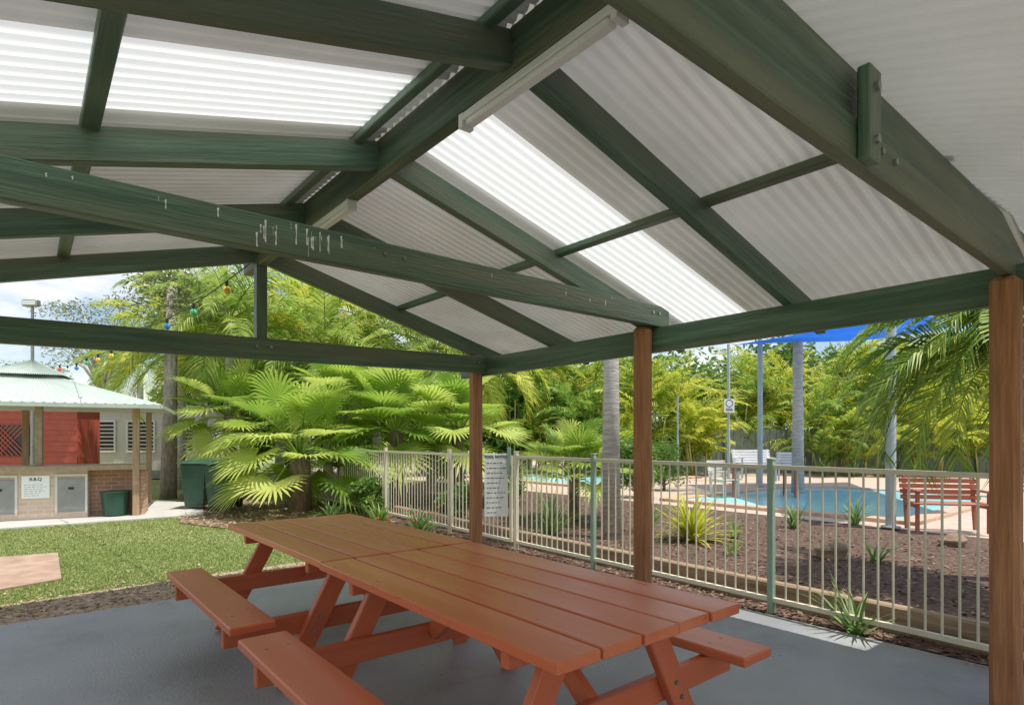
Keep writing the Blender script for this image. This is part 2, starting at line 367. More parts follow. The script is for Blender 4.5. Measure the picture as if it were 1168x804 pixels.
def pool(cpts):
    struct('pool_water', [SW(*p) for p in cpts], .0, M['water'])
    cp = MB(); n = len(cpts)
    for i in range(n):
        a3, b3 = SW(*cpts[i],.005), SW(*cpts[(i+1)%n],.005); dd = (b3-a3).normalized()
        cp.beam(a3-dd*.17+Vector((0,0,.001*i)), b3+dd*.17+Vector((0,0,.001*i)), .34, .06)
    o = cp.build('pool_coping', M['coping']); o['kind'] = 'structure'
pool([(7.6,.4),(14.2,.4),(14.2,4.2),(12.6,5.2),(7.6,5.2)])
pool([(8.8,9.4),(15,9.4),(15,17),(8.8,17)])
struct('paver_square', [G(-60,647), G(0,632), G(66,627), G(70,656), G(0,668), G(-70,672)], -.03, M['paver'], .02)
def inpoly(x, y, P):
    c = False; n = len(P)
    for i in range(n):
        a, b_ = P[i], P[i-1]
        if (a[1] > y) != (b_[1] > y) and x < (b_[0]-a[0])*(y-a[1])/(b_[1]-a[1])+a[0]: c = not c
    return c
r = random.Random(5)
gm = MB(); vs = []; fs = []
bed = [tuple(p[:2]) for p in (G(205,594), G(260,600), G(310,612), G(335,630), SW(-1.2,3.7), SW(.95,3.85), SW(1.4,12), G(330,561), G(205,561))]
pth = [tuple(p[:2]) for p in (G(-160,612), G(0,601), G(232,585), G(232,573), G(150,567), G(-160,570))]
c_, s__ = math.cos(TH), math.sin(TH)
pav = [tuple(p[:2]) for p in (G(-60,647), G(0,632), G(66,627), G(70,656), G(0,668), G(-70,672))]
while len(fs) < 50000:
    Y = 4.6+7*r.random()**1.5; px = r.uniform(-40, 350); x = (px-584)/F_*Y
    rx, ry = x-P2.x, Y-P2.y; lx = rx*c_+ry*s__; ly = -rx*s__+ry*c_
    if ly < 3.65+.12*math.sin(lx*5)+r.uniform(-.15,.15) or inpoly(x, Y, bed) or inpoly(x, Y, pav) or inpoly(x, Y, pth): continue
    a = r.uniform(0, 2*PI); h = r.uniform(.010,.026); w_ = r.uniform(.0025,.005)*(1+Y/12); l = r.uniform(-.02,.02)
    n = len(vs); vs += [(x-w_*math.cos(a), Y-w_*math.sin(a), -.05), (x+w_*math.cos(a), Y+w_*math.sin(a), -.05), (x+l, Y+r.uniform(-.02,.02), -.05+h)]
    fs.append((n, n+1, n+2))
gm.add(vs, fs); o = gm.build('grass', M['grass']); o['kind'] = 'stuff'
def chips(name, m, cnt, fn, s0, s1, z):
    mb = MB(); vs = []; fs = []
    while len(fs) < cnt:
        p = fn()
        if p is None: continue
        a = r.uniform(0, 2*PI); s_ = r.uniform(s0, s1); k2 = r.uniform(.25,.6); ux = Vector((math.cos(a), math.sin(a), r.uniform(-.4,.4)))*s_; uy = Vector((-math.sin(a), math.cos(a), r.uniform(-.4,.4)))*s_*k2
        q = Vector((p[0], p[1], z+r.uniform(.002,.018))); n = len(vs)
        vs += [q-ux, q-uy, q+ux, q+uy]; fs.append((n, n+1, n+2, n+3))
    mb.add(vs, fs); o = mb.build(name, m); o['kind'] = 'stuff'
chips('bark_mulch', M['chip'], 20000, lambda: SW(.78+5.5*r.random()**1.6, r.uniform(-4,9)), .012, .038, -.03)
chips('leaf_litter', M['litter'], 6000, lambda: SW(r.uniform(-6.5,.9), 3.33+r.gauss(0,.30)), .01, .03, -.04)
chips('fallen_leaves', M['litter'], 3500, lambda: (lambda p: p if inpoly(p[0], p[1], bed) else None)((r.uniform(-7,0), r.uniform(6,14))), .02, .06, -.034)
chips('scattered_leaves', M['litter'], 70, lambda: SW(r.uniform(-6,.6), 2.8-abs(r.gauss(0,.7))), .006, .015, -.001)

# ------------------------------------------------------------ pool fence
FR = Vector((3.066, 3.735, 0)); FA = math.atan2(.608, .794)
def FW(t, off=0, z=0):
    return Vector((FR.x-math.sin(FA)*t+math.cos(FA)*off, FR.y+math.cos(FA)*t+math.sin(FA)*off, z))
fe = thing('pool_fence', 'long cream tubular metal pool fence behind the picnic shelter', 'fence', FR, FA)
PT = [-3.2, -.9, 1.5, 3.56, 4.95, 6.6, 8.8, 10.9, 13]
for i, tt in enumerate(PT):
    b_ = MB(); b_.b2(-.025,.025,tt-.025,tt+.025,-.05,1.24); 
    o = b_.build('fence_post', M['fpost'] if i in (2,3) else M['fence'], fe, bevel=.004)
    c1 = MB(); c1.b2(-.029,.029,tt-.029,tt+.029,1.2405,1.255); c1.build('post_cap', M['fpost'] if i in (2,3) else M['fence'], o, bevel=.003)
for i in range(len(PT)-1):
    if i == 4: continue
    a, b2_ = PT[i]+.026, PT[i+1]-.026
    f = MB(); f.b2(-.019,.019,a,b2_,1.165,1.20); f.b2(-.019,.019,a,b2_,.07,.105)
    n = round((b2_-a)/.098)
    for k in range(1, n):
        y = a+(b2_-a)*k/n; f.tube([(0,y,.10),(0,y,1.17)], .0085, 6, cap=False)
    f.build('fence_panel', M['fence'], fe)
ga = thing('pool_gate', 'cream tubular metal pool gate beside the pool notice', 'gate', FW(5.0), FA)
a, b2_ = .04, 1.55
f = MB(); f.b2(-.019,.019,a,b2_,1.165,1.20); f.b2(-.019,.019,a,b2_,.07,.105); f.b2(-.0185,.0185,a,a+.035,.1045,1.1655); f.b2(-.0185,.0185,b2_-.035,b2_,.1045,1.1655)
f.build('gate_frame', M['fence'], ga)
f = MB()
for k in range(1, 15):
    y = a+.035+(b2_-a-.07)*k/15; f.tube([(0,y,.10),(0,y,1.17)], .0085, 6, cap=False)
f.build('gate_bars', M['fence'], ga)
f = MB(); f.b2(-.05,-.021,.03,.09,.95,1.30); f.build('latch', M['fpost'], ga, bevel=.005)
def board(name, label, p, rz, w_, h_, heading, hs, lines, m=M['sign'], bold=.03):
    s_ = thing(name, label, 'sign', p, rz)
    b_ = MB(); b_.b2(-w_/2,w_/2,-.006,.006,0,h_); b_.build('panel', m, s_, bevel=.002)
    textobj('lettering', heading, hs, M['ink'], s_, (0,-.0085,h_-hs*1.15), (PI/2,0,0), off=hs*bold)
    b_ = MB(); rr = random.Random(9)
    for i in range(lines):
        z = h_-hs*1.9-(h_-hs*2.3)*(i+.5)/lines; x = -w_*.40
        lim = w_*rr.uniform(.0,.38)
        while x < lim:
            l = rr.uniform(.015,.05)*w_/.3
            b_.b2(x, min(x+l, w_*.43), -.0085, -.0065, z-(h_*.006), z+(h_*.006)); x += l+.014*w_/.3
    o = b_.build('small_print', M['ink'], s_); o['kind'] = 'stuff'
    return s_
board('notice_board', 'white pool notice sign fixed to the fence beside the far shelter post', FW(5.20,-.14,.40), R(8), .31, .82, 'POOL NOTICE', .047, 11)
ed = thing('timber_edging', 'low brown timber sleeper edging along the mulch bed inside the fence', 'edging', FW(0,.28), FA)
for k in range(6):
    plank('sleeper', (0+.01*(k%2), -3+2.0*k, .06), (0+.01*(k%2), -1.02+2.0*k, .06), .10, .22, M['edging'], ed, bevel=.012)
def rock(p, s_, label):
    bm = bmesh.new(); bmesh.ops.create_icosphere(bm, subdivisions=3, radius=1); rr = random.Random(int(p.x*100))
    o1, o2 = rr.uniform(0,9), rr.uniform(0,9)
    for v in bm.verts:
        f = 1+.18*math.sin(v.co.x*3+o1)+.15*math.sin(v.co.y*4+o2)+.1*math.sin(v.co.z*5+o1)+rr.uniform(-.03,.03)
        v.co = Vector((v.co.x*s_[0]*f, v.co.y*s_[1]*f, v.co.z*s_[2]*f))
    me = bpy.data.meshes.new('rock'); bm.to_mesh(me); bm.free(); me.materials.append(M['rock'])
    o = bpy.data.objects.new('rock', me); C.objects.link(o); o.location = p+Vector((0,0,s_[2]*.4)); tag(o, label, 'rock')
p = at(945,7.2); rock(p, (.17,.15,.13), 'brown boulder in the mulch bed right of the middle fence post')
p = at(1085,8.0); rock(p, (.18,.14,.09), 'flat brown rock in the mulch in front of the red slatted bench')

# ------------------------------------------------------------ vegetation
def frond(mb, base, az, el, L, n=28, leaf=.45, droop=1.3, wid=.03, rr=rnd, lift=.25):
    pos = Vector(base); ns = 12; pts = [pos.copy()]; tans = []
    side = Vector((-math.sin(az), math.cos(az), 0)); roll = rr.uniform(-.35,.35)
    for i in range(ns):
        s_ = (i+.5)/ns; a = el-droop*s_**1.3
        T_ = Vector((math.cos(a)*math.cos(az), math.cos(a)*math.sin(az), math.sin(a))); tans.append(T_)
        pos = pos+T_*(L/ns); pts.append(pos.copy())
    mb.tube(pts, [.014*(1-.8*i/ns)*L/2 for i in range(ns+1)], 4, cap=False)
    vs = []; fs = []
    for i in range(n):
        s_ = .12+.87*(i+.5)/n; q = s_*ns; j = min(int(q), ns-1); P = pts[j].lerp(pts[j+1], q-j); T_ = tans[j]
        N = T_.cross(side); N = -N if N.z < 0 else N
        ll = leaf*(math.sin(PI*(.1+.82*(i+.5)/n))**.55)*rr.uniform(.9,1.08)
        ph = R(68-38*s_)
        for sg in (-1,1):
            sd = (side*sg*math.cos(roll)+N*(math.sin(roll)*sg)).normalized()
            d_ = (T_*math.cos(ph)+sd*math.sin(ph)+N*(lift+rr.uniform(-.12,.12))).normalized()
            mid = P+d_*ll*.5; tip = P+d_*ll*.96+Vector((0,0,-ll*rr.uniform(.18,.5)))
            w_ = T_*wid*rr.uniform(.8,1.15)*.5
            m0 = len(vs); vs += [P-w_*.4, P+w_*.4, mid+w_, mid-w_, tip]; fs += [(m0,m0+1,m0+2,m0+3),(m0+3,m0+2,m0+4)]
    mb.add(vs, fs)
def fan(mb, hub, az, tilt, Rr, nseg=34, span=R(290), rr=rnd):
    o_ = Vector((math.cos(az)*math.cos(tilt), math.sin(az)*math.cos(tilt), math.sin(tilt))); a_ = Vector((-math.sin(az), math.cos(az), 0)); N = o_.cross(a_)
    if N.z < 0: N = -N
    vs = [Vector(hub)]; fs = []
    dr = rr.uniform(.08,.30)
    def pt(th, rad, fold=0):
        p = Vector(hub)+(o_*math.cos(th)+a_*math.sin(th))*rad*Rr+N*fold
        p += N*(.25*(abs(math.sin(th))**2)*rad*Rr)
        p.z -= dr*Rr*rad**2.5
        return p
    for i in range(nseg+1):
        th = -span/2+span*i/nseg; vs.append(pt(th, .42, .014*(1 if i%2 else -1)))
    base = len(vs)
    for i in range(nseg):
        th = -span/2+span*(i+.5)/nseg; ln = (.80+.20*math.cos(th))*rr.uniform(.88,1.08)
        tp = pt(th+rr.uniform(-.02,.02), ln); tp.z -= .05*Rr*rr.random()
        vs.append(tp); vs.append(pt(th-span/nseg*.27, .74*ln)); vs.append(pt(th+span/nseg*.27, .74*ln))
        k0 = base+3*i
        fs += [(0, i+1, i+2), (i+1, k0+1, k0+2, i+2), (k0+1, k0, k0+2)]
    mb.add(vs, fs)
def fanpalm(name, label, p, th, nl, pet, Rr, m, seed, tr=.14, trunkm=None, elmin=-25, group=None):
    rr = random.Random(seed); t_ = thing(name, label, 'palm', p, rr.uniform(0,6), group)
    b_ = MB(); b_.tube([(0,0,-.1),(.02,0,th*.5),(0,0,th)], [tr*1.2,tr,tr*.9], 12); b_.build('trunk', trunkm or M['bark'], t_, smooth=True)
    cr = MB()
    for i in range(nl):
        az = i*2.399+rr.uniform(-.3,.3); f = (i+.5)/nl; el = R(86-(86-elmin)*f**.9)+rr.uniform(-.12,.12); pl = pet*rr.uniform(.75,1.15)
        d0 = Vector((math.cos(az)*math.cos(el), math.sin(az)*math.cos(el), math.sin(el)))
        hub = Vector((0,0,th))+d0*pl+Vector((0,0,-.12*pl)); mid = Vector((0,0,th))+d0*pl*.5
        cr.tube([(0,0,th-.05), mid, hub], [.018,.012,.008], 4, cap=False)
        fan(cr, hub, az+rr.uniform(-.3,.3), el-R(rr.uniform(-5,35)), Rr*rr.uniform(.8,1.1), rr=rr)
    cr.build('crown', m, t_); return t_
def featherpalm(name, label, p, th, nf, L, m, seed, leaf=.5, tr=.12, wid=.035, lean=0, elr=(80,-15), droop=(1.1,1.7), n=32, group=None, azr=None):
    rr = random.Random(seed); t_ = thing(name, label, 'palm', p, 0, group)
    top = Vector((lean, 0, th))
    b_ = MB(); b_.tube([(0,0,-.1),(lean*.3,0,th*.4),(lean*.7,0,th*.75),top], [tr*1.3,tr,tr*.95,tr*.8], 12); b_.build('trunk', M['trunk'], t_, smooth=True)
    cr = MB()
    for i in range(nf):
        az = i*2.399+rr.uniform(-.3,.3)
        if azr: az = rr.uniform(*azr)
        f = (i+.5)/nf; el = R(elr[0]+(elr[1]-elr[0])*f)+rr.uniform(-.1,.1)
        frond(cr, top, az, el, L*rr.uniform(.85,1.1), n=n, leaf=leaf, droop=rr.uniform(*droop), wid=wid, rr=rr)
    cr.build('crown', m, t_); return t_
def caneclump(name, label, p, h, m, seed, nf=34, rad=.6, group=None):
    rr = random.Random(seed); t_ = thing(name, label, 'palm', p, rr.uniform(0,6), group)
    st = MB(); cr = MB()
    for k in range(9):
        a = rr.uniform(0,6.28); q = rad*rr.random()**.5; bx, by = q*math.cos(a), q*math.sin(a); hh = h*(.10+.48*k/8); lx, ly = bx*1.7, by*1.7
        st.tube([(bx,by,-.05),(lx,ly,hh)], [.035,.025], 6)
        for j in range(nf//9+1):
            az = rr.uniform(0,6.28); el = R(rr.uniform(35,88))
            frond(cr, (lx,ly,hh), az, el, h*rr.uniform(.34,.50), n=22, leaf=.48, droop=rr.uniform(.9,1.9), wid=.07, rr=rr)
    st.build('stem', M['stem'], t_, smooth=True); cr.build('crown', m, t_); return t_
def leafcloud(mb, c, rad, n, s0, s1, rr):
    vs = []; fs = []
    for i in range(n):
        d_ = Vector((rr.gauss(0,1), rr.gauss(0,1), rr.gauss(0,1))).normalized()*(rr.random()**.45)
        q = Vector(c)+Vector((d_.x*rad[0], d_.y*rad[1], d_.z*rad[2])); s_ = rr.uniform(s0, s1)
        u_ = Vector((rr.gauss(0,1), rr.gauss(0,1), rr.gauss(0,.7))).normalized(); v_ = u_.cross(Vector((rr.gauss(0,1), rr.gauss(0,1), rr.gauss(0,1)))).normalized()
        k0 = len(vs); vs += [q-u_*s_, q-v_*s_*.35, q+u_*s_, q+v_*s_*.35]; fs.append((k0,k0+1,k0+2,k0+3))
    mb.add(vs, fs)
def shrub(name, label, cat, p, size, m, seed, ncl=9, n=260, s0=.05, s1=.11, th=0, tr=.06, trm=None, group=None, open_=1.0):
    rr = random.Random(seed); t_ = thing(name, label, cat, p, 0, group); b_ = MB(); cr = MB()
    cx = th+size[2]/2
    b_.tube([(0,0,-.1),(.02,.02,th*.6+.1),(0,0,cx)], [tr*1.3,tr,tr*.5], 8)
    for k in range(ncl):
        d_ = Vector((rr.uniform(-1,1), rr.uniform(-1,1), rr.uniform(-1,1)))
        if d_.length > 1: d_.normalize()
        c = Vector((d_.x*size[0]*.34*open_, d_.y*size[1]*.34*open_, cx+d_.z*size[2]*.34*open_)); q = rr.uniform(.2,.34)/open_**1.6
        b_.tube([(0,0,max(th*.8,.1)), (c.x*.5,c.y*.5,(c.z+th)*.5), c], [tr*.6,tr*.35,tr*.12], 5)
        leafcloud(cr, c, (size[0]*q,size[1]*q,size[2]*q*.8), n, s0, s1, rr)
    b_.build('trunk' if th > 1 else 'stem', trm or M['bark'], t_, smooth=True); cr.build('crown' if th > 1 else 'foliage', m, t_); return t_
def straps(name, label, p, n, L, w_, m, seed, el=(35,88), droop=1.0, cat='plant', group=None):
    rr = random.Random(seed); t_ = MB(); 
    for i in range(n):
        az = rr.uniform(0,6.28); e0 = R(rr.uniform(*el)); LL = L*rr.uniform(.6,1.1); pos = Vector((rr.uniform(-.04,.04), rr.uniform(-.04,.04), 0)); side = Vector((-math.sin(az), math.cos(az), 0)); vs = []; fs = []
        dd = droop*rr.uniform(.5,1.4)
        for j in range(6):
            s_ = j/5; a = e0-dd*s_**1.5; ww = w_*(1-s_)**.6*(.6+.8*min(s_*3,1))/1.4+.0008
            vs += [pos-side*ww, pos+side*ww]; pos = pos+Vector((math.cos(a)*math.cos(az), math.cos(a)*math.sin(az), math.sin(a)))*LL/5
        for j in range(5): fs.append((2*j,2*j+1,2*j+3,2*j+2))
        t_.add(vs, fs)
    o = t_.build(name, m); o.location = p; tag(o, label, cat, group); return o

fanpalm('fan_palm', 'large low fan palm with wide glossy leaves at the lawn edge beside the bins', at(342,11.8), 1.1, 40, 1.2, .86, M['fan2'], 1, tr=.2, elmin=-28)
fanpalm('fan_palm', 'fan palm right of the largest one, just behind the end of the cream fence', at(452,13.2), 1.6, 34, 1.2, .88, M['fan2'], 2, tr=.16, elmin=-25)
fanpalm('fan_palm', 'fan palm showing behind the far shelter post', at(522,13.4), 1.5, 30, 1.1, .82, M['fan2'], 3, tr=.15, elmin=-25)
fanpalm('fan_palm', 'leftmost fan palm with drooping leaves behind the green bins', at(262,14.8), 2.0, 26, 1.0, .85, M['fan2'], 4, tr=.15, elmin=-25)
fanpalm('fan_palm', 'small fan palm inside the pool fence left of the grey palm trunk', at(655,10.4), .75, 20, .75, .6, M['fan2'], 5, tr=.1, elmin=0)
fanpalm('fan_palm', 'short fan palm at the fence corner behind the largest fan palm', at(392,14.3), 2.2, 30, 1.1, .85, M['fan2'], 6, tr=.15, elmin=-25)
spec = [(205,17,4.7,.1),(262,15.5,5.2,0),(318,18,5.2,.2),(375,16,4.5,-.1),(430,17.5,5.4,0),(492,16,4.5,.1),(545,18,4.4,0),(160,24,5.2,0),(600,25,5.0,0),(232,19,6.1,0),(350,20,6.4,0)]
ordn = ['second','fourth','fifth','seventh','eighth','ninth','tenth','first','eleventh','third','sixth']
for i, (px, Y, h, ln) in enumerate(spec):
    featherpalm('feather_palm', '%s feather palm from the left in the row behind the fan palms'%ordn[i], at(px,Y), h-.7, 26, 2.5, M['feather'] if i%2 else M['cane'], 20+i, leaf=.66, wid=.06, lean=ln, elr=(82,-30), n=36)
featherpalm('tall_palm', 'tall grey trunked palm inside the pool fence left of the middle post', at(697,8.6), 5.6, 16, 2.3, M['feather'], 40, tr=.115, leaf=.5)
featherpalm('tall_palm', 'pale grey trunked palm beside the blue shade sail near the pool', at(910,15.5), 6.2, 16, 2.3, M['feather'], 41, tr=.125)
ords = ['first','second','third','fourth','fifth','sixth','seventh','eighth','ninth','tenth','eleventh','twelfth','thirteenth','fourteenth','fifteenth','sixteenth','seventeenth','eighteenth','nineteenth','twentieth']
k = 0
for px in range(585, 1290, 42):
    Y = 26+rnd.uniform(-1.2,1.2)
    caneclump('golden_cane_palm', '%s golden cane palm clump from the left along the back pool fence'%ords[k], at(px,Y), rnd.uniform(5.6,7.4), M['cane'] if k%3 else M['cane_g'], 60+k, nf=54, rad=1.0); k += 1
for i, px in enumerate((600, 650, 735, 800, 948, 985, 1060, 1120)):
    caneclump('golden_cane_palm', '%s of the shorter golden cane palms standing in front of the back row'%ords[i], at(px,(24.0 if px < 720 else 23.2)+rnd.uniform(-.4,.4)), rnd.uniform(3.2,4.6), M['cane_g'] if i in (1,4) else M['cane'], 90+i, nf=36, rad=.6)
k = 0
for px, Y, sx, sz in ((255,24,4.5,4.6),(330,24,5,5.2),(405,23,4.5,5),(480,23,4.5,5),(550,25.5,4.5,5.4),(620,27,4.5,5.6),(690,30,6,6),(780,31,6.5,6.8),(880,31,6.5,6.8),(980,31,6.5,7),(1080,31,6.5,7),(1180,30,6.5,7),(1290,29,6,7)):
    shrub('leafy_tree', '%s dense dark green tree from the left behind the palms'%ords[k], 'tree', at(px,Y), (sx,4,sz), M['bush'] if k%2 else M['dark_leaf'], 120+k, ncl=12, n=420, s0=.12, s1=.26, th=.2, tr=.12); k += 1
for i, (px, Y, s_, z) in enumerate(((578,12.5,.9,1.1),(725,14.5,1.3,1.6),(757,16.5,1.3,1.5),(415,10.9,.8,.7),(520,10.4,.8,.7))):
    shrub('bushy_shrub', 'green small leaved shrub, %s from the left of the bushes near the pool fence'%['third','fourth','fifth','first','second'][i], 'shrub', at(px,Y), (s_,s_*.8,z), M['bush'], 150+i, ncl=9, n=330, s0=.03, s1=.07, tr=.04)
for i, (px, Y, th, sx, sz) in enumerate(((120,34,4.8,8,5.0),(20,40,2.6,8,4),(225,36,6,7,5))):
    shrub('gum_tree', ['open crowned gum tree with bare limbs against the sky','pale distant gum tree at the far left behind the barbecue hut','gum tree half hidden behind the feather palms'][i], 'tree', at(px,Y), (sx,5,sz), M['gum'], 170+i, ncl=26, n=170, s0=.06, s1=.13, th=th, tr=.2, trm=M['trunk'], open_=1.3)
t_ = thing('tree', 'grey trunked tree behind the bins at the left of the palms', 'tree', at(192,14.5))
b_ = MB(); b_.tube([(0,0,-.1),(.05,0,2.5),(.1,0,5.2)], [.19,.15,.11], 12); b_.build('trunk', M['greybark'], t_, smooth=True)
cr = MB(); rr = random.Random(77)
for kk in range(9): leafcloud(cr, (rr.uniform(-1,1), rr.uniform(-.8,.8), 4.9+rr.uniform(-.4,.9)), (.7,.6,.4), 200, .04, .09, rr)
cr.build('crown', M['gum'], t_)
featherpalm('drooping_palm', 'green feather palm with fronds drooping in front of the red slatted bench', at(1195,5.9), 2.2, 26, 2.1, M['cane_g'], 203, leaf=.5, wid=.036, elr=(68,5), droop=(1.2,2.2), n=52, azr=(R(110),R(255)))
straps('cordyline', 'bright yellow green clumping plant in the mulch right of the middle post', at(788,8.4,-.03), 150, .78, .026, M['yellow'], 1, el=(12,85), droop=.9)
straps('strap_plant', 'dark strappy grass clump inside the fence left of the grey palm trunk', at(628,8.6,-.03), 110, .85, .010, M['strap'], 2, el=(35,88), droop=1.0)
straps('agave', 'green strap leaved plant growing against the fence at lower right', SW(.80,-1.33,-.03), 34, .46, .014, M['strap'], 3, el=(25,85), droop=.6)
straps('young_plant', 'young green plant in the mulch beside the brown boulder', at(1000,6.9,-.03), 26, .45, .016, M['strap'], 4, el=(30,80), droop=.6)
straps('young_plant', 'small green sprout in the mulch near the middle of the bed', at(835,7.4,-.03), 16, .22, .014, M['bush'], 5)
straps('young_plant', 'small leafy plant in front of the yellow green clump', at(838,8.6,-.03), 24, .32, .018, M['bush'], 6)
straps('young_plant', 'strappy green plant at the pool edge of the mulch bed, centre right', at(905,9.6,-.03), 40, .5, .016, M['strap'], 12)
straps('young_plant', 'dark strappy clump left of the red slatted bench', at(975,9.9,-.03), 50, .55, .014, M['strap'], 13)
straps('young_plant', 'tufted green plant between the grey palm trunk and the yellow green clump', at(738,9.2,-.03), 60, .6, .014, M['strap'], 14)
straps('lily_clump', 'green lily clump outside the fence beside the pool gate', at(478,8.7,-.03), 90, .52, .020, M['strap'], 7, el=(25,85))
straps('lily_clump', 'leafy lily clump outside the fence under the fan palms', at(432,9.6,-.03), 80, .48, .020, M['bush'], 8, el=(25,85))
straps('lily_clump', 'dark green clump at the foot of the largest fan palm', at(378,10.6,-.03), 70, .45, .018, M['strap'], 9, el=(25,85))
fl = MB(); rr = random.Random(4)
for i in range(22):
    q = at(rr.uniform(425,500), 9.0+rr.uniform(-.5,.5), rr.uniform(.1,.42)); leafcloud(fl, q, (.02,.02,.015), 6, .012, .025, rr)
o = fl.build('red_flowers', mat('petal', (.6,.03,.03), (.7,.1,.12))); o['kind'] = 'stuff'
for i, px in enumerate((940, 975, 1010, 1045)):
    straps('border_plant', '%s strap leaved border plant from the left beyond the pool'%ords[i], at(px,22.3,0), 60, .8, .03, M['strap'], 30+i, el=(25,85))

# ------------------------------------------------------------ back fence
bf = thing('boundary_fence', 'grey green paling boundary fence behind the pool', 'fence', at(930,24.6))
b_ = MB()
for i in range(140): x = -10+i*.15; b_.b2(x, x+.14, -.01+.012*(i%2), .01+.012*(i%2), 0, 1.8)
b_.build('palings', M['backfence'], bf)
for i in range(8):
    b_ = MB(); b_.b2(-9+i*2.6,-8.9+i*2.6,-.12,-.02,0,1.85); b_.build('fence_post', M['backfence'], bf)
# ------------------------------------------------------------ shade sail and poles
ss = thing('shade_sail', 'bright blue shade sail stretched over the pool', 'shade sail', at(1000,14,4))
c = [at(836,18,4.25)-ss.location, at(1017,9.5,zat(362,9.5))-ss.location, at(1175,10.5,3.65)-ss.location, at(1030,19,4.7)-ss.location]
vs = []; fs = []; N_ = 12
for i in range(N_+1):
    for j in range(N_+1):
        a, b2_ = i/N_, j/N_; p = c[0]*(1-a)*(1-b2_)+c[1]*a*(1-b2_)+c[2]*a*b2_+c[3]*(1-a)*b2_
        cen = Vector((c[0]+c[1]+c[2]+c[3]))/4
        e_ = max(abs(a-.5), abs(b2_-.5))*2; pin = (1-math.sin(PI*a))*(1-math.sin(PI*b2_))
        p = p.lerp(cen, .04*e_*(1-pin)); p.z -= .18*math.sin(PI*a)*math.sin(PI*b2_)
        vs.append(p)
for i in range(N_):
    for j in range(N_): k0 = i*(N_+1)+j; fs.append((k0,k0+1,k0+N_+2,k0+N_+1))
b_ = MB(); b_.add(vs, fs); b_.build('cloth', M['sail'], ss, smooth=True)
def poleobj(label, p, h, rad):
    b_ = MB(); b_.tube([(0,0,0),(0,0,.02),(0,0,.021),(0,0,h),(0,0,h+.001),(0,0,h+.02)], [rad*1.9,rad*1.9,rad,rad,rad*1.1,rad*1.1], 14)
    o = b_.build('shade_pole', M['pole'], smooth=False); o.location = p; return tag(o, label, 'pole')
poleobj('thick blue grey shade sail pole left of the red slatted bench', at(1016,9.5), zat(362,9.5), .075)
poleobj('slim blue grey shade sail pole near the white bench', at(867,17.8), zat(384,17.8), .075)
poleobj('thin blue grey pole right of the tall grey palm at the back of the pool', at(773,22), 3.0, .04)
sg = thing('sign_pole', 'thin grey pole carrying a small white safety sign by the pool', 'sign', at(831,20))
b_ = MB(); b_.tube([(0,0,0),(0,0,4.6)], .05, 10); b_.build('pole', M['pole'], sg)
b_ = MB(); b_.b2(-.17,.17,-.075,-.06,2.3,2.75); pn = b_.build('panel', M['white'], sg)
b_ = MB()
for k in range(24):
    a0, a1 = 2*PI*k/24, 2*PI*(k+1)/24; b_.add([(.10*math.cos(a0),-.078,2.60+.10*math.sin(a0)),(.125*math.cos(a0),-.078,2.60+.125*math.sin(a0)),(.125*math.cos(a1),-.078,2.60+.125*math.sin(a1)),(.10*math.cos(a1),-.078,2.60+.10*math.sin(a1))],[(0,1,2,3)])
b_.b2(-.12,.12,-.079,-.077,2.36,2.39); b_.b2(-.12,.10,-.079,-.077,2.42,2.44)
b_.build('symbol', M['ink'], sg)

# ------------------------------------------------------------ outdoor seats
def bench(name, label, p, rz, L_, m, slat=5):
    t_ = thing(name, label, 'bench', p, rz)
    for i in range(4): plank('seat_slat', (-L_/2, -.42+.11*i, .43), (L_/2, -.42+.11*i, .43), .09, .025, m, t_, bevel=.003)
    for i in range(slat): 
        plank('back_slat', (-L_/2, .03+.02*i, .50+.085*i), (L_/2, .03+.02*i, .50+.085*i), .022, .07, m, t_, bevel=.003)
    for s_ in (-1,1):
        x = s_*(L_/2-.08)
        plank('leg', (x, -.40, 0), (x, -.40, .60), .05, .05, m, t_, up=(1,0,0)); plank('leg', (x, .0, 0), (x, .13, .88), .05, .05, m, t_, up=(1,0,0))
        plank('armrest', (x, -.46, .62), (x, .08, .62), .07, .03, m, t_); plank('side_rail', (x, -.42, .39), (x, .03, .39), .04, .05, m, t_)
    return t_
bench('slatted_bench', 'red brown timber slatted bench inside the fence at right', at(1073,9.3,.0), R(-14), 1.1, M['benchwood'], 5)
bench('white_bench', 'white slatted garden bench on the far side of the pool', at(858,19.0,.18), R(8), 1.3, M['white'])
bench('white_chair', 'white slatted armchair right of the white bench beyond the pool', at(898,18.2,.12), R(-35), .65, M['white'])
bench('cream_chair', 'cream outdoor armchair left of the poolside table', at(820,14.6), R(25), .6, M['cream'])
pt_ = thing('poolside_table', 'brown slatted table on the pool deck in front of the white bench', 'table', at(866,14.6))
for i in range(4): plank('tabletop_plank', (-.85,-.3+.2*i,.73), (.85,-.3+.2*i,.73), .19, .035, M['benchwood'], pt_)
for sx in (-1,1):
    for sy in (-1,1): plank('leg', (sx*.75, sy*.3, 0), (sx*.75, sy*.3, .71), .05, .05, M['benchwood'], pt_, up=(1,0,0))

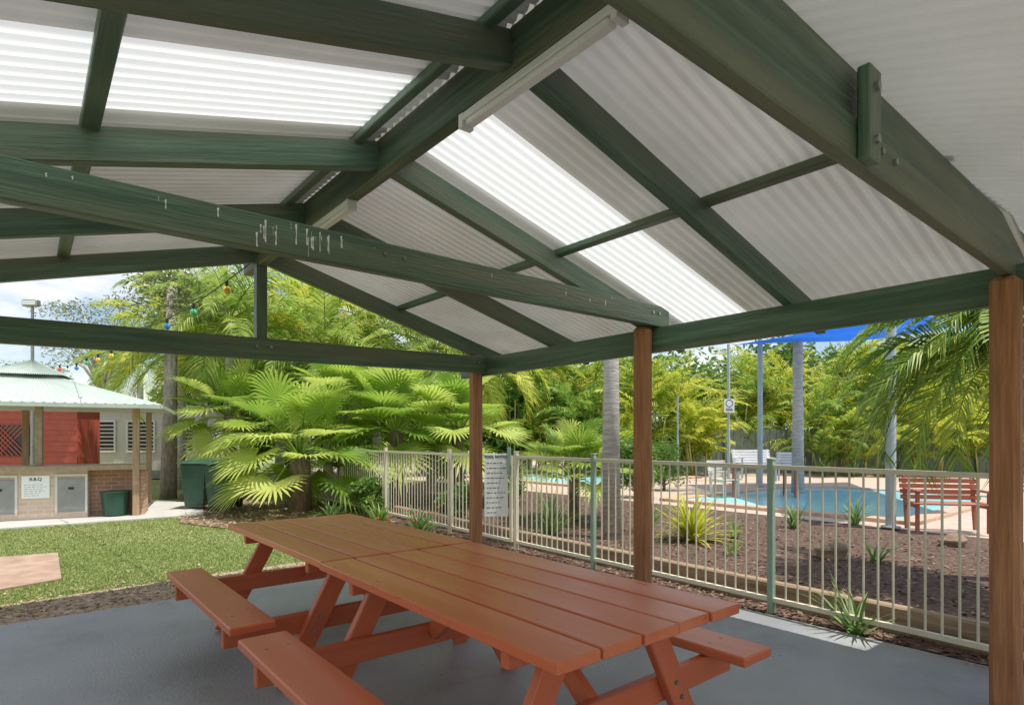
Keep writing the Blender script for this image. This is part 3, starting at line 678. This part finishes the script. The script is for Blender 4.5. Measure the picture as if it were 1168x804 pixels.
# ------------------------------------------------------------ barbecue hut
HA = R(26); HP = Vector((-6.98, 11.25, 0))
def hrot(x, y): return Vector((x*math.cos(HA)-y*math.sin(HA), x*math.sin(HA)+y*math.cos(HA), 0))
HO = HP-hrot(3.35,.25)
bh = thing('barbecue_hut', 'open barbecue hut with pale green metal roof and brick counter', 'hut', HO, HA)
def lx(px):
    q = (px-584)/F_; return 3.35-(HP.x-q*HP.y)/(math.cos(HA)-q*math.sin(HA))
xr = 3.35; xl = -1.3
b_ = MB(); b_.b2(xl, lx(100), .25, .9, -.05, .84); b_.build('counter_base', M['cbrick'], bh)
b_ = MB(); b_.b2(lx(100)+.001, xr-.141, .55, .9, -.05, .84); b_.b2(xr-.14, xr, .25,.9,-.05,.84); b_.build('brick_alcove', M['brick'], bh)
b_ = MB(); b_.b2(xl, xr+.05, .12, 1.0, .842, .93); b_.build('countertop', M['counter'], bh, bevel=.008)
for i, (a, b2_) in enumerate(((-18,17),(66,97))):
    b_ = MB(); b_.b2(lx(a), lx(b2_), .222, .249, .10, .70); dr_ = b_.build('cupboard_door', M['door'], bh, bevel=.006)
    f = MB(); f.b2(lx(a)-.04, lx(a)-.001, .225,.248,.06,.74); f.b2(lx(b2_)+.001, lx(b2_)+.04, .225,.248,.06,.74); f.b2(lx(a)-.04, lx(b2_)+.04, .225,.248,.741,.775); f.build('frame', M['cream'], dr_)
    f = MB(); f.b2(lx((a+b2_)/2)-.04, lx((a+b2_)/2)+.04, .205,.2215,.5,.54); f.build('handle', M['dark'], dr_)
for px, z0, yy, mm in ((40,.93,.5,'counter'), (156,-.05,.17,'hutpost'), (-70,.93,.5,'hutpost')):
    plank('post', (lx(px), yy, z0), (lx(px), yy, 2.02), .11, .11, M[mm], bh, up=(1,0,0))
for x in (3.2, 1.0, -1.0): plank('post', (x, 2.6, -.05), (x, 2.6, 2.02), .10, .10, M['hutpost'], bh, up=(1,0,0))
E = [(-1.5,-.25),(3.66,-.25),(3.66,2.85),(-1.5,2.85)]; Tt = [(1.0,1.05),(1.8,1.05),(1.8,1.65),(1.0,1.65)]
def ribroof(name, E, z0, Tt, z1):
    b_ = MB(); vs = []; fs = []
    for s_ in range(4):
        e0, e1 = Vector(E[s_]), Vector(E[(s_+1)%4]); a0, a1 = Vector(Tt[s_]), Vector(Tt[(s_+1)%4]); n = 140; k0 = len(vs)
        for i in range(n+1):
            f = i/n; p = e0.lerp(e1, f); q = a0.lerp(a1, f); dz = .012*math.sin(i*PI/2)
            vs += [(p.x,p.y,z0+dz),(q.x,q.y,z1+dz)]
        for i in range(n): fs.append((k0+2*i, k0+2*i+2, k0+2*i+3, k0+2*i+1))
    b_.add(vs, fs); return b_.build(name, M['hutroof'], bh)
ribroof('roof', E, 2.04, Tt, 2.60)
ribroof('roof_cap', [(.82,.88),(1.98,.88),(1.98,1.82),(.82,1.82)], 2.62, [(1.38,1.33),(1.42,1.33),(1.42,1.37),(1.38,1.37)], 2.92)
b_ = MB(); b_.b2(-1.5,3.66,-.29,-.255,1.97,2.04); b_.b2(3.665,3.70,-.29,2.85,1.97,2.04); b_.build('fascia', M['hutroof'], bh)
b_ = MB(); b_.b2(-1.45,3.62,-.2,2.8,2.0,2.02); b_.build('ceiling', M['cream'], bh)
board('barbecue_sign', 'small white sign between the two cupboard doors of the barbecue hut', HO+hrot(lx(41), .235)+Vector((0,0,.36)), HA, .40, .40, 'B.B.Q', .075, 6, bold=.02)
b_ = MB(); b_.tube([(0,0,0),(0,0,.42),(0,0,.421),(0,0,.44)], [.19,.235,.25,.25], 20, cap=True)
o = b_.build('tub', M['bin']); o.location = HO+hrot(lx(131), .3); tag(o, 'dark green round tub in the brick alcove of the barbecue hut', 'tub')

rcab = thing('red_cabin', 'red boarded cabin with lattice screen behind the barbecue hut', 'cabin', (-15.0, 16.5, 0))
b_ = MB()
for i in range(18): b_.b2(-3, 2.9, .0-.02*(i%2), .9, .0+i*.15, .0+i*.15+.149)
b_.build('wall', M['redwall'], rcab)
b_ = MB()
for i in range(22):
    x = -2.2+i*.14; b_.beam((x,-.05,.95),(x+.85,-.05,1.8), .012,.03, up=(1,0,-1)); b_.beam((x+.85,-.065,.95),(x,-.065,1.8), .012,.03, up=(1,0,1))
b_.build('lattice', M['redwall'], rcab)
b_ = MB(); b_.b2(-2.2,1.6,-.04,-.025,.95,1.8); b_.build('window', M['glass'], rcab)
b_ = MB(); b_.add([(-3.4,-.4,2.65),(3.1,-.4,2.65),(3.1,1.2,2.65),(-3.4,1.2,2.65),(-2.6,.4,2.95),(2.3,.4,2.95)], [(0,1,5,4),(1,2,5),(2,3,4,5),(3,0,4)]); b_.build('roof', M['hutroof'], rcab)
van = thing('cream_cabin', 'cream cabin with louvred windows between the hut and the palms', 'cabin', at(150,21))
b_ = MB(); b_.b2(-2.6,3,0,3,.3,2.45); b_.build('wall', M['cream'], van)
b_ = MB(); b_.b2(-2.8,3.2,-.25,3.2,2.46,2.56); b_.build('roof', M['white'], van)
for x in (-1.5,-.1,1.3):
    b_ = MB(); b_.b2(x,x+.9,-.02,-.005,1.0,2.0); w_ = b_.build('window', M['glass'], van)
    b_ = MB(); b_.b2(x-.06,x+.96,-.05,-.021,2.001,2.07); b_.b2(x-.06,x+.96,-.05,-.021,.93,.999); b_.b2(x-.06,x-.001,-.05,-.021,1.0,2.0); b_.b2(x+.901,x+.96,-.05,-.021,1.0,2.0); b_.build('frame', M['white'], w_)
    b_ = MB()
    for q in range(7): b_.b2(x+.01,x+.89,-.04,-.03,1.05+q*.135,1.10+q*.135)
    b_.build('louvres', M['cream'], w_)
b_ = MB(); b_.b2(-2.6,3,-.01,.0-.002,.0,.3); b_.build('skirting', M['backfence'], van)
lp = thing('light_pole', 'slim pole with a floodlight rising behind the barbecue hut roof', 'light pole', at(37,15.5))
zz = zat(350,15.5)
b_ = MB(); b_.tube([(0,0,0),(0,0,zz)], [.05,.035], 10); b_.build('pole', M['steel'], lp)
b_ = MB(); b_.b2(-.2,.2,-.12,.04,zz,zz+.17); b_.build('floodlight', M['steel'], lp, bevel=.02)
b_ = MB(); b_.b2(-.17,.17,-.126,-.121,zz+.03,zz+.14); b_.build('lens', M['white'], lp)
def wbin(label, p, rz):
    t_ = thing('wheelie_bin', label, 'bin', p, rz)
    b_ = MB(); vs = []
    for z, w_, d_ in ((.04,.38,.42),(.90,.50,.56)):
        vs += [(-w_/2,-d_/2,z),(w_/2,-d_/2,z),(w_/2,d_/2,z),(-w_/2,d_/2,z)]
    b_.add(vs, [(3,2,1,0),(4,5,6,7),(0,1,5,4),(1,2,6,5),(2,3,7,6),(3,0,4,7)]); b_.build('body', M['bin'], t_, bevel=.02)
    b_ = MB(); b_.add([(-.27,-.32,.905),(.27,-.32,.905),(.27,.32,.905),(-.27,.32,.905),(-.24,-.27,.95),(.24,-.27,.95),(.24,.32,.99),(-.24,.32,.99)], [(3,2,1,0),(4,5,6,7),(0,1,5,4),(1,2,6,5),(2,3,7,6),(3,0,4,7)])
    b_.build('lid', M['bin'], t_, bevel=.012)
    b_ = MB(); b_.tube([(-.22,.37,.93),(.22,.37,.93)], .018, 8); b_.build('handle', M['bin'], t_)
    for s_ in (-1,1):
        b_ = MB(); b_.tube([(s_*.22,.20,.1),(s_*.27,.20,.1)], .1, 16); b_.build('wheel', M['dark'], t_)
wbin('left of two dark green wheelie bins by the palms', at(226,12.3), R(8))
wbin('right of two dark green wheelie bins, tucked under the fan palm', at(254,12.1), R(-5))

# ------------------------------------------------------------ festoon string
A = SW(-WD-.05, BAY+.0, 2.98); B = at(40, 15.4, zat(418,15.4)); n = 44; pts = []
for i in range(n+1):
    f = i/n; p = A.lerp(B, f); p.z -= .28*math.sin(PI*f)+.06*abs(math.sin(PI*f*4)); pts.append(p)
fs_ = thing('festoon_string', 'string of coloured festoon bulbs running from the gable towards the hut', 'string lights', A)
b_ = MB(); b_.tube([p-A for p in pts], .006, 5); b_.build('cable', M['dark'], fs_)
cols = ['by','bg','bb','bw','br','by']
for i in range(2, n-1, 3):
    p = pts[i]-A; b_ = MB(); b_.tube([p, p-Vector((0,0,.05))], .016, 8); sk = b_.build('socket', M['dark'], fs_)
    b_ = MB(); b_.tube([p-Vector((0,0,z)) for z in (.05,.065,.09,.115,.13)], [.014,.03,.038,.028,.006], 10); b_.build('bulb', M[cols[i//3%6]], fs_, smooth=True)

# ------------------------------------------------------------ world, sun, camera
W_ = bpy.data.worlds.new("World"); S.world = W_; W_.use_nodes = True; t = W_.node_tree
bg = t.nodes['Background']; sk = nn(t, 'ShaderNodeTexSky', sky_type='NISHITA'); sk.sun_disc = False
el, az = R(72), R(115)
sk.sun_elevation = el; sk.sun_rotation = az; sk.air_density = 1.0; sk.dust_density = .6
tc = nn(t, 'ShaderNodeTexCoord'); mp = nn(t, 'ShaderNodeMapping'); mp.inputs['Scale'].default_value = (1,1,3.2)
no = nn(t, 'ShaderNodeTexNoise'); no.inputs['Scale'].default_value = 2.6; no.inputs['Detail'].default_value = 9; no.inputs['Roughness'].default_value = .6
cr = nn(t, 'ShaderNodeValToRGB'); cr.color_ramp.elements[0].position = .42; cr.color_ramp.elements[1].position = .64; cr.color_ramp.elements[1].color = (.92,.92,.92,1)
mx = nn(t, 'ShaderNodeMixRGB'); mx.inputs[2].default_value = (9.4,9.1,8.6,1)
L = t.links
L.new(tc.outputs['Generated'], mp.inputs[0]); L.new(mp.outputs[0], no.inputs['Vector']); L.new(no.outputs['Fac'], cr.inputs[0])
L.new(cr.outputs[0], mx.inputs[0]); L.new(sk.outputs[0], mx.inputs[1]); L.new(mx.outputs[0], bg.inputs[0]); bg.inputs[1].default_value = .15
su = bpy.data.lights.new('sun', 'SUN'); su.energy = 5; su.angle = R(.5); su.color = (1,.94,.85)
so = bpy.data.objects.new('sun', su); C.objects.link(so)
dirv = Vector((math.sin(az)*math.cos(el), math.cos(az)*math.cos(el), math.sin(el)))
so.rotation_euler = dirv.to_track_quat('Z','Y').to_euler()
cam = bpy.data.cameras.new('camera'); co = bpy.data.objects.new('camera', cam); C.objects.link(co)
co.location = (0,0,H); co.rotation_euler = (PI/2,0,0); cam.sensor_width = 36; cam.lens = 36*F_/1168; cam.shift_y = 98/1168; cam.clip_end = 1500; cam.clip_start = .02
S.camera = co
S.view_settings.view_transform = 'Standard'; S.view_settings.look = 'None'; S.view_settings.exposure = 0
